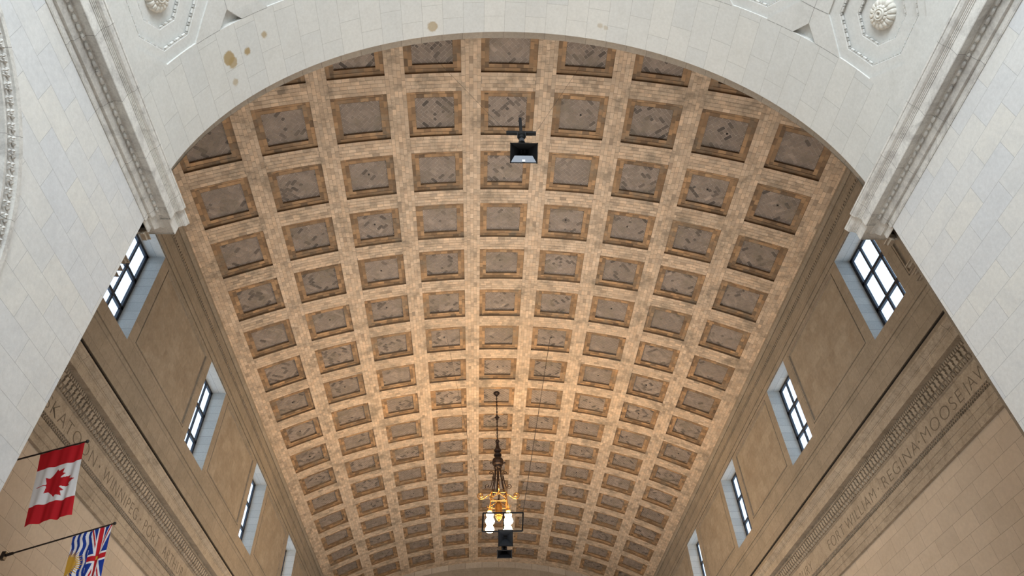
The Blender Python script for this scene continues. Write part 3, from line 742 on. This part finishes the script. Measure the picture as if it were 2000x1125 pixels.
for s2 in (-1, 1): q.tube([(s2 * .1, CYY, 23.8), (s2 * .14, CYY, 23.75), (s2 * .11, CYY, 23.69)], .015, 6)
q.build('chain_knot', M_bronze, CH, True)
q = MB(); q.lathe((0, CYY, 0), [(0, 22.25), (.05, 22.2), (.12, 22.1), (.13, 22.03), (.08, 21.98), (.09, 21.8), (.13, 21.62), (.15, 21.55), (.20, 21.5), (.22, 21.43), (.18, 21.35), (.10, 21.28), (.09, 21.24), (.20, 21.2), (.24, 21.13), (.22, 21.06),
                               (.14, 21.0), (.13, 20.94), (.22, 20.92), (.31, 20.82), (.34, 20.66), (.30, 20.5), (.22, 20.42), (.20, 20.36), (.25, 20.32), (.22, 20.25), (.10, 20.2), (.03, 20.1), (.03, 18.4), (.06, 18.3), (.10, 18.2), (.05, 18.1), (0, 18.05)])
q.build('stem', M_bronze, CH, True)
def spiral(c, r0, turns, a0, dirn, plane, n=22, r1=.02):
    out = []
    for i in range(n + 1):
        t = i / n; a = a0 + dirn * turns * 2 * PI * t; r = r0 + (r1 - r0) * t
        out.append((c[0] + r * math.cos(a) * plane[0], c[1] + r * math.cos(a) * plane[1], c[2] + r * math.sin(a)))
    return out
for k in range(6):                          # straight rods that spread below the ball
    a = PI * k / 3 + .3; q = MB()
    q.tube([(.16 * math.cos(a), CYY + .16 * math.sin(a), 20.32), (.22 * math.cos(a), CYY + .22 * math.sin(a), 19.6), (.42 * math.cos(a), CYY + .42 * math.sin(a), 18.55)], .03, 6)
    q.build('rod', M_bronze, CH, True)
q = MB(); q.tube([(.22 * math.cos(a), CYY + .22 * math.sin(a), 19.65) for a in [2 * PI * i / 20 for i in range(21)]], .016, 6, 0, False); q.build('rod_ring', M_bronze, CH, True)
for k in range(4):
    a = PI / 2 * k; pl = (math.cos(a), math.sin(a))
    A = lambda r, z: (r * pl[0], CYY + r * pl[1], z)
    q = MB(); sp = spiral((pl[0] * .38, CYY + pl[1] * .38, 20.62), .09, 1.0, PI, 1, pl, 14)
    q.tube([A(.30, 20.75)] + sp, .024, 6); q.build('ball_scroll', M_bronze, CH, True); q = MB()
    sp = spiral((pl[0] * .40, CYY + pl[1] * .40, 19.95), .12, 1.1, PI * .9, -1, pl, 16); q.tube([A(.27, 19.45), A(.27, 19.7)] + sp, .026, 6); q.build('upper_scroll', M_bronze, CH, True); q = MB()
    sp = spiral((pl[0] * .62, CYY + pl[1] * .62, 19.12), .15, 1.2, -PI * .5, 1, pl, 18); q.tube([A(.30, 19.75), A(.36, 19.35), A(.45, 19.05)] + sp, .027, 6)
    q.build('scroll', M_bronze, CH, True)
    q = MB(); sp = spiral((pl[0] * 1.0, CYY + pl[1] * 1.0, 18.55), .20, 1.5, -PI * .5, 1, pl, 30)
    q.tube([A(.25, 18.5), A(.5, 18.62), A(.72, 18.5), A(.85, 18.38)] + sp, .036, 6); q.ball(A(1.0, 18.55), .05, 8, 6); q.build('scroll_arm', M_brass, CH, True)
    # cage bars and the strapwork between them
    c1 = ((-1, -1), (1, -1), (1, 1), (-1, 1))[k]; c2 = ((1, -1), (1, 1), (-1, 1), (-1, -1))[k]
    q = MB(); Q = lambda c, r, z: (c[0] * r, CYY + c[1] * r, z)
    q.tube([Q(c1, .30, 18.75), Q(c1, .42, 18.5), Q(c1, .46, 18.0), Q(c1, .48, 17.62)], .03, 6)
    for za, zb in ((18.55, 18.15), (18.15, 18.55)): q.tube([Q(c1, .42, za), Q(((c1[0] + c2[0]) / 2, (c1[1] + c2[1]) / 2), .48, (za + zb) / 2 + .12), Q(c2, .42, zb)], .028, 6)
    q.tube([Q(c1, .45, 18.0), Q(c2, .45, 18.0)], .03, 6)
    q.build('cage_bar', M_brass, CH, True)
q = MB(); q.lathe((0, CYY, 0), [(0, 18.1), (.14, 18.08), (.20, 17.95), (.20, 17.35), (.16, 17.3), (.18, 17.24), (.10, 17.1), (0, 17.0)]); q.build('lantern_core', M_brass, CH, True)
for sx in (-1, 1):
    for sy in (-1, 1):
        cx, cy = sx * .5, CYY + sy * .5
        q = MB(); q.lathe((cx, cy, 0), [(0, 17.72), (.05, 17.70), (.07, 17.6), (.05, 17.5), (.12, 17.44), (.14, 17.36), (.08, 17.33)], 12)
        for e in range(4): q.tube([(cx + .05 * math.cos(e * PI / 2), cy + .05 * math.sin(e * PI / 2), 17.55), (cx + .14 * math.cos(e * PI / 2), cy + .14 * math.sin(e * PI / 2), 17.62), (cx + .16 * math.cos(e * PI / 2), cy + .16 * math.sin(e * PI / 2), 17.74)], .014, 5)
        q.build('lamp_holder', M_brass, CH, True)
        q = MB(); q.lathe((cx, cy, 0), [(.07, 17.36), (.12, 17.30), (.20, 17.2), (.19, 17.1), (.15, 17.02), (.22, 16.90), (.26, 16.78), (.22, 16.68), (.10, 16.62), (0, 16.61)], 16)
        q.build('lamp', M_lamp, CH, True)
        ld = bpy.data.lights.new('chandelier_light', 'POINT'); ld.energy = 560; ld.color = (1, .67, .34); ld.shadow_soft_size = .3
        lo = bpy.data.objects.new('chandelier_light', ld); COL.objects.link(lo); lo.location = (cx * 1.9, CYY + (cy - CYY) * 1.9, 16.9 + EYE)

# ------------------------------------------------------------------ horn loudspeakers on their hanging rigs
def horn(c, tilt, w_, h_, L, label, bell, name='horn_loudspeaker'):
    """square mouth centred on c, facing the viewer and tilted down by tilt"""
    root = empty(name, c, label, 'loudspeaker', 'black horn loudspeakers hung over the hall')
    Rm = Matrix.Rotation(tilt, 3, 'X'); cc = Vector(c)
    def T(x, y, z): return tuple(cc + Rm @ Vector((x, y, z)))       # y runs back from the mouth
    q = MB(); fl = [(0, 1.0), (.25, .72), (.55, .42), (.8, .24), (1.0, .17)]
    for (a, ka), (b2, kb) in zip(fl, fl[1:]):
        A = [(-w_ / 2 * ka, a * L, -h_ / 2 * ka), (w_ / 2 * ka, a * L, -h_ / 2 * ka), (w_ / 2 * ka, a * L, h_ / 2 * ka), (-w_ / 2 * ka, a * L, h_ / 2 * ka)]
        Bq = [(-w_ / 2 * kb, b2 * L, -h_ / 2 * kb), (w_ / 2 * kb, b2 * L, -h_ / 2 * kb), (w_ / 2 * kb, b2 * L, h_ / 2 * kb), (-w_ / 2 * kb, b2 * L, h_ / 2 * kb)]
        for i in range(4):
            j = (i + 1) % 4; q.face([T(*A[i]), T(*A[j]), T(*Bq[j]), T(*Bq[i])])
    q.build('horn_bell', bell, root)
    q = MB(); r_ = .022
    for s2 in (-1, 1): q.box(T(s2 * w_ / 2, 0, 0), (.03, .04, h_ + .04), 0, rot=Rm); q.box(T(0, 0, s2 * h_ / 2), (w_ + .04, .04, .03), 0, rot=Rm)
    q.build('mouth_rim', M_black, root)
    q = MB(); q.tube([T(0, L * .97, 0), T(0, L * 1.1, 0), T(0, L * 1.12, 0), T(0, L * 1.5, 0)], [.06, .06, .13, .13], 14); q.build('driver', M_black, root, True)
    return root, T
# nearer rig, just beyond the white arch
Y1_ = 11.62
rg = empty('speaker_rig', (.1, Y1_, 17.8), 'black T shaped hanging bar above the nearer loudspeaker', 'hanging bar')
q = MB(); q.box((.085, Y1_, 17.84), (.90, .09, .11)); q.build('crossbar', M_black, rg)
q = MB(); q.box((.085, Y1_, 18.25), (.085, .085, .80)); q.build('mast', M_black, rg)
q = MB(); q.ball((.085, Y1_ - .02, 17.62), (.115, .115, .13), 16, 10); q.lathe((.085, Y1_ - .02, 17.62), [(.125, .14), (.13, .05), (.125, -.02)], 16); q.build('pivot_dome', M_black, rg, True)
q = MB(); q.tube([(.085, Y1_, 17.55), (.085, Y1_, 17.3)], [.07, .11], 8)
for s2 in (-1, 1): q.tube([(.085 + s2 * .12, Y1_ - .06, 17.8), (.085 + s2 * .13, Y1_ - .06, 17.5)], .008, 5)
q.build('bracket', M_horn, rg)
def cable(a, b2, r, label):
    q = MB(); q.tube([a, b2], r, 5); return q
for s2 in (-1, 1):
    q = MB(); q.tube([(.085 + s2 * .44, Y1_, 17.88), (.02 + s2 * 2.95, 13.2, vz(2.95) + .2)], .0045, 5); q.build('suspension_wire', M_wire, rg)
root, T = horn((.125, Y1_, 16.80), math.radians(60), .78, .56, .42, 'large black square mouth horn with a white sticker inside, below the white arch', M_black)
q = MB(); q.face([T(-.375, .012, -.265), T(.375, .012, -.265), T(.27, .12, -.085), T(-.27, .12, -.085)]); q.build('reflector_plate', M_horn, root)
q = MB(); q.face([T(-.045, .005, -.25), T(.045, .005, -.25), T(.045, .04, -.19), T(-.045, .04, -.19)]); q.build('sticker', M_white, root)
# farther rig in front of the chandelier
Y2_ = 29.2
rg = empty('hanging_frame', (0, Y2_, 14.2), 'thin black rectangular frame hanging in front of the chandelier', 'hanging frame')
for nm_, A in (('top_rail', ((-.93, Y2_, 14.2), (.89, Y2_, 14.2))), ('bottom_rail', ((-.97, Y2_, 13.34), (.80, Y2_, 13.34))), ('side_rail', ((-.93, Y2_, 14.2), (-.97, Y2_, 13.34))), ('side_rail', ((.87, Y2_, 14.2), (.80, Y2_, 13.34)))):
    q = MB(); q.tube(A, .038, 6); q.build(nm_, M_black, rg)
q = MB(); q.tube([(-.02, Y2_, 14.2), (-.02, Y2_, 13.45)], .03, 6); q.build('centre_rail', M_black, rg)
for s2 in (-1, 1):
    q = MB(); q.tube([(-.03 + s2 * .90, Y2_, 14.22), (s2 * 2.98, 30.28, vz(3.0) + .2)], .014 if s2 > 0 else .006, 5); q.build('suspension_wire', M_wire, rg)
horn((.045, Y2_ - .12, 12.98), math.radians(27), .62, .66, .40, 'upper of the two small black horns under the hanging frame', M_horn)
horn((-.01, Y2_ - .05, 12.30), math.radians(50), .62, .34, .40, 'lower of the two small black horns under the hanging frame', M_black)
q = MB(); q.tube([(.03, Y2_ + .2, 13.4), (.03, Y2_ + .42, 13.1), (.03, Y2_ + .42, 12.5), (0, Y2_ + .3, 12.55)], .03, 6); q.build('drop_bracket', M_black, rg)
